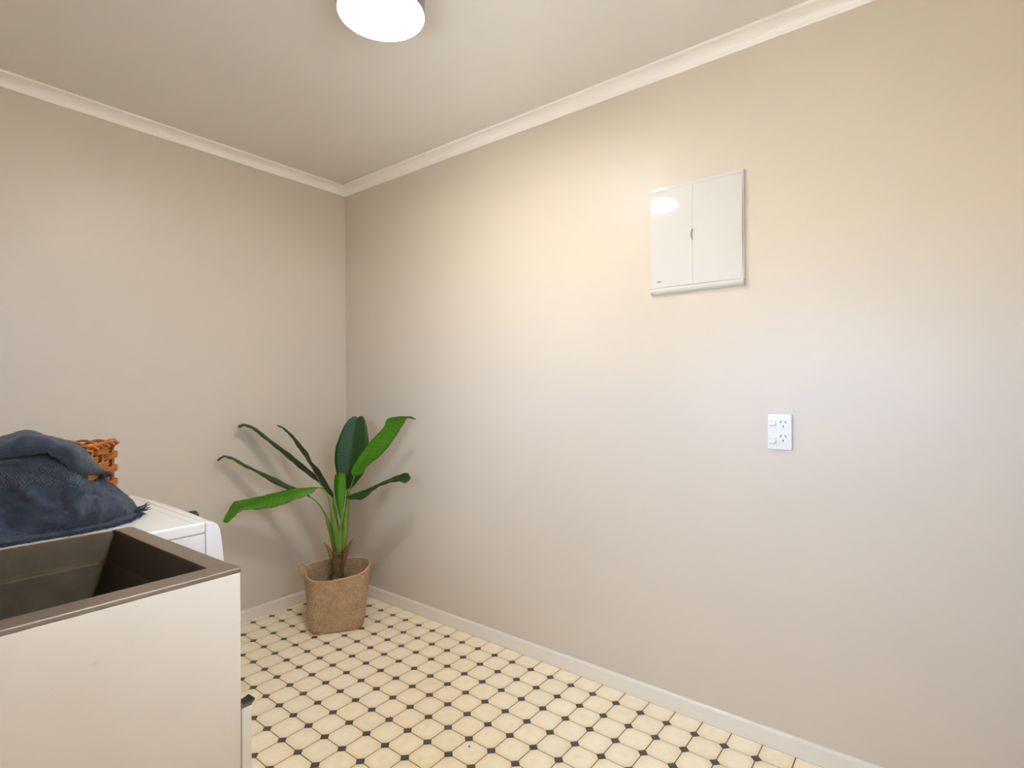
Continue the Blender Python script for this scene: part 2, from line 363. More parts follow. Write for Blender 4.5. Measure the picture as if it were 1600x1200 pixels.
LEAVES = {
 'A': [((-0.3975,-0.3233,0.6956),(-0.3965,-0.3246,0.6948),(-0.396,-0.3252,0.6931)), ((-0.4304,-0.2949,0.6948),(-0.4373,-0.3134,0.6939),(-0.4459,-0.3343,0.6694)), ((-0.4853,-0.2538,0.6919),(-0.4961,-0.2795,0.6852),(-0.5091,-0.3088,0.6494)), ((-0.5514,-0.2039,0.6785),(-0.5638,-0.2342,0.6681),(-0.5789,-0.2689,0.623)), ((-0.6229,-0.1516,0.6619),(-0.6355,-0.1841,0.6522),(-0.6507,-0.2213,0.6136)), ((-0.6801,-0.1219,0.6518),(-0.6891,-0.1567,0.6444),(-0.6996,-0.1972,0.6176)), ((-0.7222,-0.1158,0.6479),(-0.73,-0.1453,0.6283),(-0.7316,-0.189,0.61)), ((-0.7529,-0.1295,0.6186),(-0.7561,-0.1526,0.5995),(-0.7568,-0.1833,0.5866)), ((-0.7899,-0.1502,0.5729),(-0.7857,-0.1555,0.5668),(-0.7791,-0.1638,0.5622))],
 'B': [((-0.4235,-0.2906,0.6526),(-0.4235,-0.2906,0.6469),(-0.4235,-0.2906,0.6411)), ((-0.446,-0.2467,0.6836),(-0.4579,-0.274,0.6771),(-0.441,-0.2531,0.6606)), ((-0.4789,-0.2126,0.701),(-0.5045,-0.242,0.6982),(-0.4891,-0.1997,0.6814)), ((-0.5343,-0.1574,0.7461),(-0.5655,-0.1918,0.7417),(-0.552,-0.1351,0.7275)), ((-0.5912,-0.1065,0.7818),(-0.6234,-0.1456,0.7814),(-0.6023,-0.0925,0.777)), ((-0.6445,-0.0661,0.8201),(-0.6734,-0.1094,0.8207),(-0.6535,-0.0547,0.8105)), ((-0.6841,-0.0489,0.8495),(-0.7082,-0.0923,0.8491),(-0.689,-0.0426,0.8407)), ((-0.725,-0.0362,0.8663),(-0.7436,-0.0744,0.8671),(-0.727,-0.0337,0.8592)), ((-0.7529,-0.0473,0.8652),(-0.7658,-0.0733,0.8624),(-0.7509,-0.0497,0.8558)), ((-0.784,-0.0772,0.8545),(-0.783,-0.0784,0.8515),(-0.7811,-0.0808,0.8491))],
 'C': [((-0.3697,-0.2941,0.7156),(-0.3717,-0.2915,0.7139),(-0.3748,-0.2876,0.7156)), ((-0.3751,-0.2562,0.754),(-0.3975,-0.2787,0.7508),(-0.3895,-0.2465,0.7383)), ((-0.4172,-0.1994,0.8139),(-0.4485,-0.234,0.8104),(-0.4343,-0.1901,0.7951)), ((-0.4602,-0.1503,0.8687),(-0.4956,-0.1942,0.863),(-0.4775,-0.1433,0.8525)), ((-0.5157,-0.0928,0.9281),(-0.5494,-0.146,0.9258),(-0.527,-0.0944,0.9151)), ((-0.5578,-0.0593,0.9767),(-0.5917,-0.1122,0.9733),(-0.57,-0.0599,0.9643)), ((-0.5891,-0.0466,1.0012),(-0.6188,-0.0978,0.9987),(-0.5982,-0.0499,0.9912)), ((-0.6274,-0.0325,1.0175),(-0.6507,-0.0772,1.0158),(-0.6332,-0.0376,1.0083)), ((-0.6579,-0.037,1.0162),(-0.6745,-0.0669,1.0103),(-0.6579,-0.0454,1.002)), ((-0.6823,-0.0767,1.0128),(-0.6823,-0.0767,1.0088),(-0.6813,-0.0779,1.004))],
 'D': [((-0.3246,-0.3509,0.6408),(-0.3257,-0.3496,0.6342),(-0.3277,-0.347,0.6293)), ((-0.3372,-0.3684,0.6606),(-0.3295,-0.3384,0.6533),(-0.3273,-0.3093,0.6529)), ((-0.3584,-0.354,0.7072),(-0.3451,-0.3123,0.6941),(-0.3372,-0.2754,0.6839)), ((-0.3867,-0.3242,0.7816),(-0.3679,-0.2771,0.7634),(-0.3563,-0.235,0.7495)), ((-0.4123,-0.2927,0.8252),(-0.3918,-0.2404,0.8128),(-0.3754,-0.1986,0.8109)), ((-0.4209,-0.2777,0.8658),(-0.4014,-0.2219,0.854),(-0.3881,-0.1742,0.8492)), ((-0.4396,-0.2453,0.9079),(-0.4208,-0.1909,0.8954),(-0.4059,-0.1472,0.8895)), ((-0.4579,-0.2086,0.9508),(-0.4382,-0.1625,0.9368),(-0.4224,-0.1258,0.9336)), ((-0.472,-0.172,0.9804),(-0.4552,-0.1346,0.9701),(-0.4424,-0.104,0.9677)), ((-0.4817,-0.1346,1.0001),(-0.4702,-0.1093,0.995),(-0.4608,-0.0892,0.9902)), ((-0.4847,-0.0845,1.0082),(-0.4853,-0.0838,1.0066),(-0.4853,-0.0838,1.004))],
 'E': [((-0.2446,-0.3392,0.6622),(-0.2373,-0.3485,0.6621),(-0.2257,-0.3631,0.6655)), ((-0.2615,-0.3168,0.6919),(-0.2318,-0.3453,0.6949),(-0.2062,-0.3866,0.7)), ((-0.2703,-0.2998,0.7465),(-0.2242,-0.3448,0.7534),(-0.1801,-0.4136,0.7544)), ((-0.2736,-0.2878,0.8138),(-0.215,-0.3464,0.8122),(-0.1658,-0.4239,0.8258)), ((-0.2668,-0.287,0.8812),(-0.2057,-0.348,0.8797),(-0.1578,-0.4247,0.8975)), ((-0.2484,-0.2995,0.9487),(-0.1954,-0.351,0.939),(-0.1566,-0.4154,0.9652)), ((-0.2294,-0.3112,0.9993),(-0.1872,-0.3513,0.9899),(-0.158,-0.4012,1.016)), ((-0.2064,-0.326,1.0347),(-0.1801,-0.3502,1.0239),(-0.161,-0.3833,1.0456)), ((-0.1831,-0.3363,1.0486),(-0.1724,-0.3498,1.0407),(-0.1617,-0.3633,1.0484))],
 'F': [((-0.2596,-0.433,0.7446),(-0.2566,-0.4369,0.7446),(-0.2519,-0.4427,0.7462)), ((-0.2751,-0.4342,0.764),(-0.2569,-0.4496,0.7673),(-0.2299,-0.4573,0.7539)), ((-0.2798,-0.445,0.7845),(-0.2516,-0.4695,0.7932),(-0.2135,-0.4785,0.7895)), ((-0.2694,-0.4738,0.8284),(-0.2387,-0.4989,0.8394),(-0.1895,-0.5134,0.8229)), ((-0.2495,-0.5136,0.8906),(-0.2182,-0.5379,0.9016),(-0.1615,-0.5563,0.8688)), ((-0.2296,-0.5528,0.9425),(-0.1929,-0.5831,0.9634),(-0.1399,-0.594,0.9214)), ((-0.2044,-0.5977,0.9933),(-0.1677,-0.6281,1.0208),(-0.1221,-0.6296,0.9772)), ((-0.1992,-0.6166,1.0261),(-0.1604,-0.6504,1.0415),(-0.1133,-0.6567,1.0189)), ((-0.1978,-0.63,1.0434),(-0.1557,-0.6695,1.05),(-0.1113,-0.6779,1.0449)), ((-0.1732,-0.6718,1.0517),(-0.1376,-0.7055,1.0535),(-0.1184,-0.6908,1.0481)), ((-0.1422,-0.7204,1.0566),(-0.1217,-0.7389,1.049),(-0.1181,-0.717,1.0449)), ((-0.1237,-0.7494,1.0462),(-0.1207,-0.7532,1.0422),(-0.1227,-0.7507,1.0406))],
 'G': [((-0.2955,-0.4199,0.6445),(-0.2955,-0.4199,0.6396),(-0.2945,-0.4211,0.6347)), ((-0.2647,-0.4393,0.6552),(-0.28,-0.4538,0.6494),(-0.2922,-0.4638,0.6331)), ((-0.236,-0.4743,0.6697),(-0.255,-0.4997,0.6616),(-0.2693,-0.5187,0.6378)), ((-0.2095,-0.5122,0.689),(-0.2352,-0.539,0.6835),(-0.255,-0.5583,0.6662)), ((-0.1903,-0.5462,0.7064),(-0.2155,-0.5781,0.7069),(-0.237,-0.5989,0.701)), ((-0.1602,-0.5984,0.7348),(-0.1875,-0.6278,0.7301),(-0.2078,-0.65,0.724)), ((-0.1374,-0.6462,0.757),(-0.1617,-0.6747,0.7483),(-0.1814,-0.6941,0.733)), ((-0.1256,-0.6852,0.769),(-0.1476,-0.7068,0.7553),(-0.1655,-0.7212,0.7257)), ((-0.129,-0.7108,0.7645),(-0.1451,-0.7242,0.7511),(-0.1607,-0.7299,0.7307)), ((-0.1436,-0.7404,0.7501),(-0.1451,-0.7385,0.7446),(-0.1471,-0.736,0.739))],
 'H': [((-0.3142,-0.3963,0.5165),(-0.3127,-0.3982,0.5149),(-0.3112,-0.4001,0.5165)), ((-0.3135,-0.3733,0.565),(-0.3131,-0.395,0.5679),(-0.296,-0.3953,0.5772)), ((-0.318,-0.3566,0.6255),(-0.3171,-0.3873,0.621),(-0.2846,-0.3988,0.6419)), ((-0.3195,-0.3493,0.6912),(-0.3175,-0.3841,0.6865),(-0.2814,-0.3974,0.6909)), ((-0.3184,-0.3508,0.7326),(-0.3138,-0.3861,0.7314),(-0.2818,-0.3969,0.7282)), ((-0.3163,-0.3591,0.753),(-0.3102,-0.388,0.7583),(-0.2844,-0.3993,0.7561)), ((-0.3143,-0.3801,0.7589),(-0.3066,-0.3898,0.7605),(-0.2954,-0.404,0.7596))],
}
STALKS = {'petiole_a': [(-0.3079,-0.372,0.3404,0.0124), (-0.3148,-0.3685,0.4117,0.0174), (-0.3255,-0.3625,0.4955,0.0165), (-0.3357,-0.3584,0.5628,0.0107), (-0.3472,-0.3535,0.6217,0.0066), (-0.3621,-0.3453,0.6641,0.0041), (-0.3787,-0.3354,0.6868,0.0033), (-0.3975,-0.3233,0.6948,0.0029)],
 'petiole_b': [(-0.3095,-0.3378,0.3552,0.0125), (-0.321,-0.3327,0.4318,0.0133), (-0.3351,-0.3287,0.484,0.0108), (-0.3516,-0.324,0.5403,0.0062), (-0.3731,-0.3146,0.5882,0.0037), (-0.3977,-0.3028,0.6237,0.0029), (-0.424,-0.2899,0.6469,0.0024)],
 'petiole_c': [(-0.2942,-0.341,0.3772,0.0125), (-0.3055,-0.3328,0.4869,0.0109), (-0.3172,-0.3267,0.58,0.0075), (-0.3362,-0.3129,0.648,0.0046), (-0.3541,-0.3016,0.6868,0.0037), (-0.3722,-0.2909,0.7147,0.0029)],
 'petiole_d': [(-0.2852,-0.3364,0.3995,0.0084), (-0.294,-0.3358,0.4851,0.0084), (-0.3068,-0.3353,0.571,0.0067), (-0.3174,-0.34,0.6067,0.0042), (-0.3262,-0.349,0.6359,0.0029)],
 'petiole_e': [(-0.2661,-0.3283,0.3684,0.0127), (-0.2554,-0.3391,0.4609,0.0118), (-0.2464,-0.3466,0.5448,0.0085), (-0.2408,-0.349,0.6119,0.0059), (-0.2372,-0.3485,0.6664,0.0042)],
 'petiole_f': [(-0.2776,-0.362,0.4022,0.0109), (-0.2702,-0.3773,0.5034,0.0109), (-0.2681,-0.3887,0.5797,0.0075), (-0.2655,-0.4022,0.6559,0.0042), (-0.2603,-0.42,0.7028,0.0033), (-0.256,-0.4375,0.7462,0.0029)],
 'petiole_g': [(-0.2857,-0.3679,0.355,0.0142), (-0.2802,-0.3828,0.4396,0.0175), (-0.2812,-0.3931,0.5162,0.0149), (-0.281,-0.407,0.5844,0.0099), (-0.2839,-0.4183,0.6153,0.0058), (-0.2955,-0.4199,0.6396,0.0033)],
 'petiole_h': [(-0.3058,-0.3747,0.3611,0.0165), (-0.3064,-0.3816,0.4286,0.0149), (-0.3089,-0.3898,0.4799,0.0082), (-0.3127,-0.3982,0.5165,0.0033)]}
TRUNK = [(-0.302,-0.3473,0.0469,0.0333), (-0.3016,-0.3478,0.1969,0.0325), (-0.3014,-0.348,0.2718,0.0308), (-0.2992,-0.3508,0.3301,0.0292), (-0.2971,-0.3535,0.3676,0.0233), (-0.296,-0.3549,0.3843,0.0125)]
BRACTS = [[(-0.3316,-0.3421,0.3199,0.0099), (-0.3391,-0.3366,0.3579,0.0107), (-0.3493,-0.3294,0.3838,0.0074), (-0.3638,-0.3176,0.4098,0.0012)], [(-0.2888,-0.3801,0.275,0.01), (-0.2843,-0.3935,0.3345,0.0124), (-0.2791,-0.4113,0.3821,0.0091), (-0.2686,-0.4378,0.4264,0.0012)]]
HANDLES = [[(-0.4445,-0.3124,0.2869),(-0.4508,-0.3044,0.3033),(-0.4593,-0.2936,0.3136),(-0.4689,-0.2816,0.3157),(-0.4759,-0.2728,0.305),(-0.4746,-0.2743,0.2846),(-0.4668,-0.2843,0.2656),(-0.4541,-0.3002,0.2461)],[(-0.1392,-0.3756,0.1968),(-0.1313,-0.3856,0.2269),(-0.122,-0.3973,0.2526),(-0.1138,-0.4077,0.269),(-0.1091,-0.4137,0.2668),(-0.1132,-0.4085,0.2471),(-0.1221,-0.3972,0.2274),(-0.1337,-0.3826,0.2067)]]
TOWEL = [[(-1.7861,-1.1312,0.8556),(-1.7832,-1.0865,0.8794),(-1.7778,-1.0369,0.9212),(-1.7752,-1.0129,0.9691),(-1.7725,-0.9889,1.0109),(-1.7647,-0.9367,1.0469)],
 [(-1.7321,-1.1429,0.8664),(-1.7309,-1.1123,0.8912),(-1.726,-1.0781,0.9322),(-1.7246,-1.0687,0.9827),(-1.7194,-1.0479,1.0204),(-1.7091,-0.9909,1.0423)],
 [(-1.689,-1.141,0.8623),(-1.6883,-1.1176,0.8894),(-1.6879,-1.1021,0.9362),(-1.6873,-1.0996,0.9882),(-1.6816,-1.0794,1.0233),(-1.6662,-1.0289,1.0471)],
 [(-1.6438,-1.1417,0.8631),(-1.6453,-1.1317,0.892),(-1.6489,-1.1272,0.9404),(-1.6509,-1.1263,0.9935),(-1.643,-1.0975,1.0282),(-1.6262,-1.0351,1.0581)],
 [(-1.5965,-1.1449,0.8644),(-1.6007,-1.1477,0.895),(-1.6058,-1.1493,0.9423),(-1.6112,-1.1523,0.9909),(-1.6065,-1.1195,1.026),(-1.599,-1.0613,1.0526)],
 [(-1.5507,-1.1384,0.8635),(-1.5576,-1.1458,0.8961),(-1.5698,-1.1546,0.9387),(-1.5807,-1.1585,0.9797),(-1.5829,-1.1251,1.0049),(-1.5803,-1.0688,1.0303)],
 [(-1.5058,-1.1307,0.8664),(-1.5145,-1.1278,0.8922),(-1.5323,-1.1294,0.928),(-1.5477,-1.1277,0.9592),(-1.5584,-1.1078,0.9843),(-1.562,-1.0678,1.0006)],
 [(-1.4562,-1.0966,0.869),(-1.4681,-1.0977,0.89),(-1.4899,-1.0943,0.9186),(-1.5117,-1.0926,0.9469),(-1.529,-1.0804,0.968),(-1.5418,-1.0611,0.981)],
 [(-1.4109,-1.033,0.8662),(-1.4285,-1.035,0.8856),(-1.4581,-1.0539,0.9174),(-1.4857,-1.0691,0.9456),(-1.5087,-1.0658,0.9637),(-1.5227,-1.061,0.9752)]]
FOLD = [[(-1.7409,-0.7148,1.058),(-1.7545,-0.8425,1.0765),(-1.7636,-0.9276,1.0834),(-1.7697,-0.9843,1.0749),(-1.7713,-0.9985,1.064),(-1.7716,-1.0013,1.0418),(-1.7695,-0.9813,1.025),(-1.7626,-0.937,1.0282)],
 [(-1.6627,-0.7894,1.0543),(-1.6809,-0.9113,1.073),(-1.6931,-0.9925,1.0801),(-1.7012,-1.0466,1.0745),(-1.7033,-1.0602,1.0664),(-1.7037,-1.0628,1.0494),(-1.7009,-1.0438,1.0362),(-1.6923,-1.0016,1.0398)],
 [(-1.6202,-0.8349,1.0693),(-1.641,-0.9536,1.0871),(-1.6548,-1.0327,1.0936),(-1.665,-1.0843,1.0861),(-1.6683,-1.0962,1.0763),(-1.6693,-1.0982,1.0583),(-1.6666,-1.0791,1.0445),(-1.6571,-1.038,1.0484)],
 [(-1.5896,-0.8655,1.0599),(-1.6121,-0.982,1.0783),(-1.6272,-1.0596,1.0851),(-1.6358,-1.1131,1.0816),(-1.6369,-1.1278,1.0756),(-1.6355,-1.1327,1.0612),(-1.6301,-1.1171,1.0499),(-1.6197,-1.0771,1.0539)],
 [(-1.5555,-0.9005,1.0451),(-1.58,-1.0145,1.0644),(-1.5963,-1.0904,1.0717),(-1.6073,-1.141,1.0671),(-1.61,-1.1537,1.0597),(-1.612,-1.1544,1.0434),(-1.6097,-1.1348,1.0306),(-1.5988,-1.0954,1.0343)],
 [(-1.5288,-0.926,1.0302),(-1.5549,-1.0381,1.0504),(-1.5722,-1.1128,1.0584),(-1.5867,-1.1589,1.051),(-1.5925,-1.1677,1.0406),(-1.596,-1.1666,1.0262),(-1.5949,-1.1454,1.0144),(-1.5837,-1.1064,1.0177)],
 [(-1.5064,-0.9222,1.0117),(-1.5334,-1.033,1.033),(-1.5514,-1.1069,1.0416),(-1.5664,-1.1524,1.0337),(-1.5723,-1.161,1.0225),(-1.5763,-1.1592,1.0088),(-1.5757,-1.1375,0.9973),(-1.564,-1.099,1.0003)],
 [(-1.5343,-1.0641,1.0129),(-1.5439,-1.1027,1.0194),(-1.5503,-1.1285,1.0238),(-1.5555,-1.1444,1.0185),(-1.5576,-1.1474,1.0118),(-1.5612,-1.1461,1.0017),(-1.5623,-1.1347,0.9938),(-1.5568,-1.123,0.9948)],
 [(-1.5115,-1.0446,0.9884),(-1.5214,-1.0828,0.9954),(-1.5279,-1.1083,1.0001),(-1.5344,-1.1228,0.9997),(-1.5375,-1.1245,0.9978),(-1.5416,-1.1225,0.9923),(-1.5432,-1.1104,0.9875),(-1.5377,-1.0989,0.9886)],
 [(-1.4876,-1.0184,0.9658),(-1.4977,-1.0563,0.9732),(-1.5045,-1.0816,0.9782),(-1.5095,-1.0978,0.9821),(-1.5112,-1.1013,0.9843),(-1.5139,-1.1011,0.9826),(-1.514,-1.0911,0.9803),(-1.5082,-1.0797,0.9814)]]
RIDGES = [([(-1.6418,-1.104,1.0639),(-1.6151,-1.1376,1.0499),(-1.5961,-1.1616,1.0252),(-1.5838,-1.1772,0.9898),(-1.58,-1.1819,0.9513),(-1.5859,-1.1745,0.9176)],0.011,0.01),
 ([(-1.6237,-1.1188,0.9167),(-1.6102,-1.1357,0.9321),(-1.5968,-1.1527,0.9474),(-1.5852,-1.1672,0.9627)],0.006,0.006),
 ([(-1.6657,-1.106,0.9829),(-1.6564,-1.1177,0.9586),(-1.6452,-1.1319,0.9374),(-1.6302,-1.1508,0.9131)],0.006,0.007),
 ([(-1.5867,-1.1412,0.9507),(-1.5849,-1.1436,0.9242),(-1.5772,-1.1533,0.8976)],0.007,0.006),
 ([(-1.7014,-1.0448,0.9083),(-1.6731,-1.0806,0.8959),(-1.6352,-1.1283,0.8896),(-1.5973,-1.1761,0.8924),(-1.5594,-1.224,0.9073)],0.006,0.007),
 ([(-1.6961,-1.0837,0.9503),(-1.6822,-1.1013,0.9277),(-1.6635,-1.1248,0.92),(-1.6496,-1.1424,0.9034)],0.006,0.007),
 ([(-1.5574,-1.1138,0.9398),(-1.5375,-1.139,0.9236),(-1.5125,-1.1705,0.9154),(-1.4926,-1.1956,0.9072)],0.004,0.006),
 ([(-1.6086,-1.1458,0.9822),(-1.6039,-1.1518,0.9592),(-1.6078,-1.1469,0.9361),(-1.604,-1.1516,0.9085)],-0.007,0.006),
 ([(-1.675,-1.0942,1.0087),(-1.6469,-1.1297,0.9979),(-1.6187,-1.1653,1.0083)],-0.004,0.008),
 ([(-1.7166,-1.0739,0.9747),(-1.6935,-1.103,0.9626),(-1.6797,-1.1205,0.9447)],-0.006,0.008),
 ([(-1.5593,-1.1114,0.9639),(-1.5474,-1.1264,0.9397),(-1.5275,-1.1516,0.9268)],-0.005,0.006)]

# ------------------------------------------------------------------ room shell
XL, YR, HC = -2.06, -2.982, 2.40
def shell(name, boxes, mat):
    bm = new()
    for b in boxes: box(bm, *b)
    return struct(obj(name, bm, mat))
shell('wall_back', [(XL - .12, 0, -.05, .12, .12, HC + .05)], M_WALL)
shell('wall_right', [(0, YR - .12, -.05, .12, 0, HC + .05)], M_WALL)
shell('wall_rear', [(XL - .12, YR - .12, -.05, FILL_DOOR_X0, YR, HC + .05), (FILL_DOOR_X1, YR - .12, -.05, 0, YR, HC + .05), (FILL_DOOR_X0, YR - .12, FILL_DOOR_Z, FILL_DOOR_X1, YR, HC + .05)], M_WALL)
shell('wall_left', [(XL - .12, YR, -.05, XL, WIN_Y0, HC + .05), (XL - .12, WIN_Y1, -.05, XL, 0, HC + .05),
                    (XL - .12, WIN_Y0, -.05, XL, WIN_Y1, WIN_Z0), (XL - .12, WIN_Y0, WIN_Z1, XL, WIN_Y1, HC + .05)], M_WALL)
shell('ceiling', [(XL, YR, HC, 0, 0, HC + .05)], M_CEIL)
# window in the wall behind the tub (outside the picture, it lets the daylight in)
bm = new()
for b in ((WIN_Y0, WIN_Z0, WIN_Y1, WIN_Z0 + .04), (WIN_Y0, WIN_Z1 - .04, WIN_Y1, WIN_Z1), (WIN_Y0, WIN_Z0 + .04, WIN_Y0 + .04, WIN_Z1 - .04), (WIN_Y1 - .04, WIN_Z0 + .04, WIN_Y1, WIN_Z1 - .04), ((WIN_Y0 + WIN_Y1) / 2 - .02, WIN_Z0 + .04, (WIN_Y0 + WIN_Y1) / 2 + .02, WIN_Z1 - .04)):
    box(bm, XL - .09, b[0], b[1], XL - .04, b[2], b[3])
wf = struct(obj('window_1', bm, M_TRIM, bevel=.003))
bm = new(); box(bm, XL - .068, WIN_Y0 + .03, WIN_Z0 + .03, XL - .064, WIN_Y1 - .03, WIN_Z1 - .03)
obj('window_pane', bm, M_PANE, wf)
bm = new(); box(bm, -40, -40, -.6, 40, 40, -.5)
struct(obj('ground', bm, plain('pale_paving_outside', (196, 186, 170), .9, var=.1, scale=3)))

# added unseen glazed door behind the camera, lets fill light onto the tub
bm = new()
dy0, dy1 = YR - .08, YR - .04
for b in ((FILL_DOOR_X0, .0, FILL_DOOR_X0 + .12, FILL_DOOR_Z), (FILL_DOOR_X1 - .12, .0, FILL_DOOR_X1, FILL_DOOR_Z), (FILL_DOOR_X0 + .12, .0, FILL_DOOR_X1 - .12, 1.28), (FILL_DOOR_X0 + .12, FILL_DOOR_Z - .12, FILL_DOOR_X1 - .12, FILL_DOOR_Z)):
    box(bm, b[0], dy0, b[1], b[2], dy1, b[3])
dof = struct(obj('fill_door_1', bm, M_TRIM, bevel=.003))
bm = new(); box(bm, FILL_DOOR_X0 + .11, YR - .062, 1.27, FILL_DOOR_X1 - .11, YR - .058, FILL_DOOR_Z - .11)
obj('fill_door_pane', bm, M_PANE, dof)
bm = new(); tube(bm, [(FILL_DOOR_X1 - .05, dy1 - .002, 1.0), (FILL_DOOR_X1 - .05, dy1 + .035, 1.0), (FILL_DOOR_X1 - .16, dy1 + .035, 1.0)], .008, 10)
obj('fill_door_handle', bm, M_CHROME, dof, smooth=True)

# cornices and skirting boards, mitred at the corner
def run(name, prof, mat, back):
    """prof: (distance from wall, height); back: along the back wall, else along the right wall"""
    bm = new(); ends = []
    for k in (0, 1):
        ring = []
        for d, h in prof:
            if back: p = (-d if k else XL + d, -d, h)
            else: p = (-d, -d if k else YR + d, h)
            ring.append(bm.verts.new(p))
        ends.append(ring)
    n = len(prof)
    for i in range(n): bm.faces.new((ends[0][i], ends[0][(i + 1) % n], ends[1][(i + 1) % n], ends[1][i]))
    bm.faces.new(ends[0][::-1]); bm.faces.new(ends[1])
    return struct(obj(name, bm, mat))
cove = [(0, HC), (0, HC - .045), (.004, HC - .045), (.006, HC - .040)]
for i in range(9):
    a = R(90) * i / 8
    cove.append((.049 - .043 * math.cos(a), HC - .040 + .031 * math.sin(a)))
cove += [(.051, HC - .0095), (.055, HC - .0075), (.055, HC)]
run('trim_1', cove, M_TRIM, True); run('trim_2', cove, M_TRIM, False)
skirt = [(0, 0), (.012, 0), (.012, .052), (.0105, .0575), (.007, .0605), (0, .0615)]
run('baseboard_back', skirt, M_SKIRT, True); run('baseboard_right', skirt, M_SKIRT, False)

# ------------------------------------------------------------------ floor: every octagon and every dark insert is a piece
PIT, X0, Y0 = .09966, -.59338, -.04289
bm = new(); box(bm, XL, YR, -.08, 0, 0, -.0016)
floor = struct(obj('floor', bm, M_GROUT))
XA, XB, YA, YB = XL + .002, -.0125, YR + .002, -.0125
def clip(poly, ax, v, keep_less):
    out = []
    for i in range(len(poly)):
        a, b = poly[i], poly[(i + 1) % len(poly)]
        ia = (a[ax] <= v) == keep_less; ib = (b[ax] <= v) == keep_less
        if ia: out.append(a)
        if ia != ib:
            t = (v - a[ax]) / (b[ax] - a[ax]); out.append((a[0] + (b[0] - a[0]) * t, a[1] + (b[1] - a[1]) * t))
    return out
def clipped(poly):
    q = poly
    for ax, v, k in ((0, XA, False), (0, XB, True), (1, YA, False), (1, YB, True)):
        q = clip(q, ax, v, k)
        if len(q) < 3: return None
    return q
def piece(bm, poly, c, top=0.0):
    """a tile: low slab with an eased top edge"""
    n = len(poly); cx = sum(p[0] for p in poly) / n; cy = sum(p[1] for p in poly) / n
    def ring(s, z): return [bm.verts.new((p[0] + (cx - p[0]) * s - c[0], p[1] + (cy - p[1]) * s - c[1], z)) for p in poly]
    A, B, T = ring(0, -.0025), ring(0, top - .0005), ring(.012, top)
    for P, Q in ((A, B), (B, T)):
        for i in range(n): bm.faces.new((P[i], P[(i + 1) % n], Q[(i + 1) % n], Q[i]))
    bm.faces.new(T)
def inframe(x, y, z=0):
    d = Vector((x, y, z)) - CAM; fw = d.x * math.sin(YAW) + d.y * math.cos(YAW)
    if fw < .2: return False
    rt = d.x * math.cos(YAW) - d.y * math.sin(YAW)
    u, v = 791 + FPX * rt / fw, 605.4 - FPX * d.z / fw
    return 366 < u < 1620 and v < 1225
H_, CUT, G = PIT / 2, .0172, .0015
oct0 = [(-H_ + CUT, -H_ + G), (H_ - CUT, -H_ + G), (H_ - G, -H_ + CUT), (H_ - G, H_ - CUT), (H_ - CUT, H_ - G), (-H_ + CUT, H_ - G), (-H_ + G, H_ - CUT), (-H_ + G, -H_ + CUT)]
dia0 = [(CUT - .0006, 0), (0, CUT - .0006), (-CUT + .0006, 0), (0, -CUT + .0006)]
def tiles(name, shape, ox, oy, mat, stuffname, cut):
    shared = None; rest = new(); cnt = 0
    for i in range(-17, 9):
        for j in range(-3, 32):
            cx, cy = X0 + ox + i * PIT, Y0 + oy - j * PIT
            poly = [(cx + a, cy + b) for a, b in shape]
            q = clipped(poly)
            if not q: continue
            whole = all(abs(a[0] - b[0]) + abs(a[1] - b[1]) < 1e-9 for a, b in zip(q, poly)) and len(q) == len(poly)
            mx, my = sum(p[0] for p in q) / len(q), sum(p[1] for p in q) / len(q)
            if not inframe(mx, my):
                piece(rest, q, (0, 0)); continue
            cnt += 1
            if whole and shared:
                o = bpy.data.objects.new(name, shared); COL.objects.link(o)
            else:
                b = new(); piece(b, q, (cx, cy)); o = obj(name, b, mat)
                if whole: shared = o.data
            o.location = (cx, cy, 0); o.parent = floor
    r = obj(stuffname, rest, mat, floor); r['kind'] = 'stuff'
    print(name, cnt)
tiles('tile', oct0, H_, H_, M_TILE, 'tile_field', CUT)
tiles('tile_insert', dia0, 0, 0, M_INSERT, 'insert_field', CUT)

# ------------------------------------------------------------------ round ceiling light in view
def ceiling_light(x, y, label, mat):
    lt = thing('ceiling_light', label, 'light', (x, y, HC))
    bm = new(); lathe(bm, (0, 0, 0), (0, 0, -1), [(0, 0), (.1285, 0), (.1285, .086), (.1262, .086), (.1262, .080), (0, .080)], 72)
    obj('housing_ring', bm, M_LAMPRING, lt, bevel=.001)
    bm = new(); lathe(bm, (0, 0, 0), (0, 0, -1), [(0, .081), (.1258, .081), (.1258, .086), (.121, .0885), (.09, .0905), (0, .0915)], 72)
    obj('diffuser', bm, mat, lt, smooth=True)
ceiling_light(-.925, -1.500, 'round white glowing ceiling light with a slim grey rim, at the top of the picture', M_LAMP)

# ------------------------------------------------------------------ distribution board on the right wall
def wallbox(bm, y0, z0, y1, z1, d0, d1): box(bm, -d1, min(y0, y1), z0, -d0, max(y0, y1), z1)
by0, by1, bz0, bz1 = -1.9475, -2.2830, 1.5455, 1.9445
bd = thing('distribution_board', 'square glossy white two-door electrical board on the beige wall', 'electrical board', (0, (by0 + by1) / 2, bz0))
def local(o, t):
    o.parent = t; o.matrix_parent_inverse = Matrix.Translation(t.location).inverted(); return o
bm = new(); wallbox(bm, by0, bz0 + .020, by1, bz1, 0, .0102)
local(obj('back_frame', bm, M_BOARD, None, bevel=.003), bd)
bm = new(); wallbox(bm, by0, 1.9318, by1, bz1,   .0102, .0140)
local(obj('top_frame', bm, M_BOARD, None, bevel=.003), bd)
bm = new(); wallbox(bm, -2.2790, bz0 + .02, by1, 1.9312,   .0102, .0140)
local(obj('side_frame', bm, M_BOARD, None, bevel=.002), bd)
bm = new()   # bulging lower lip
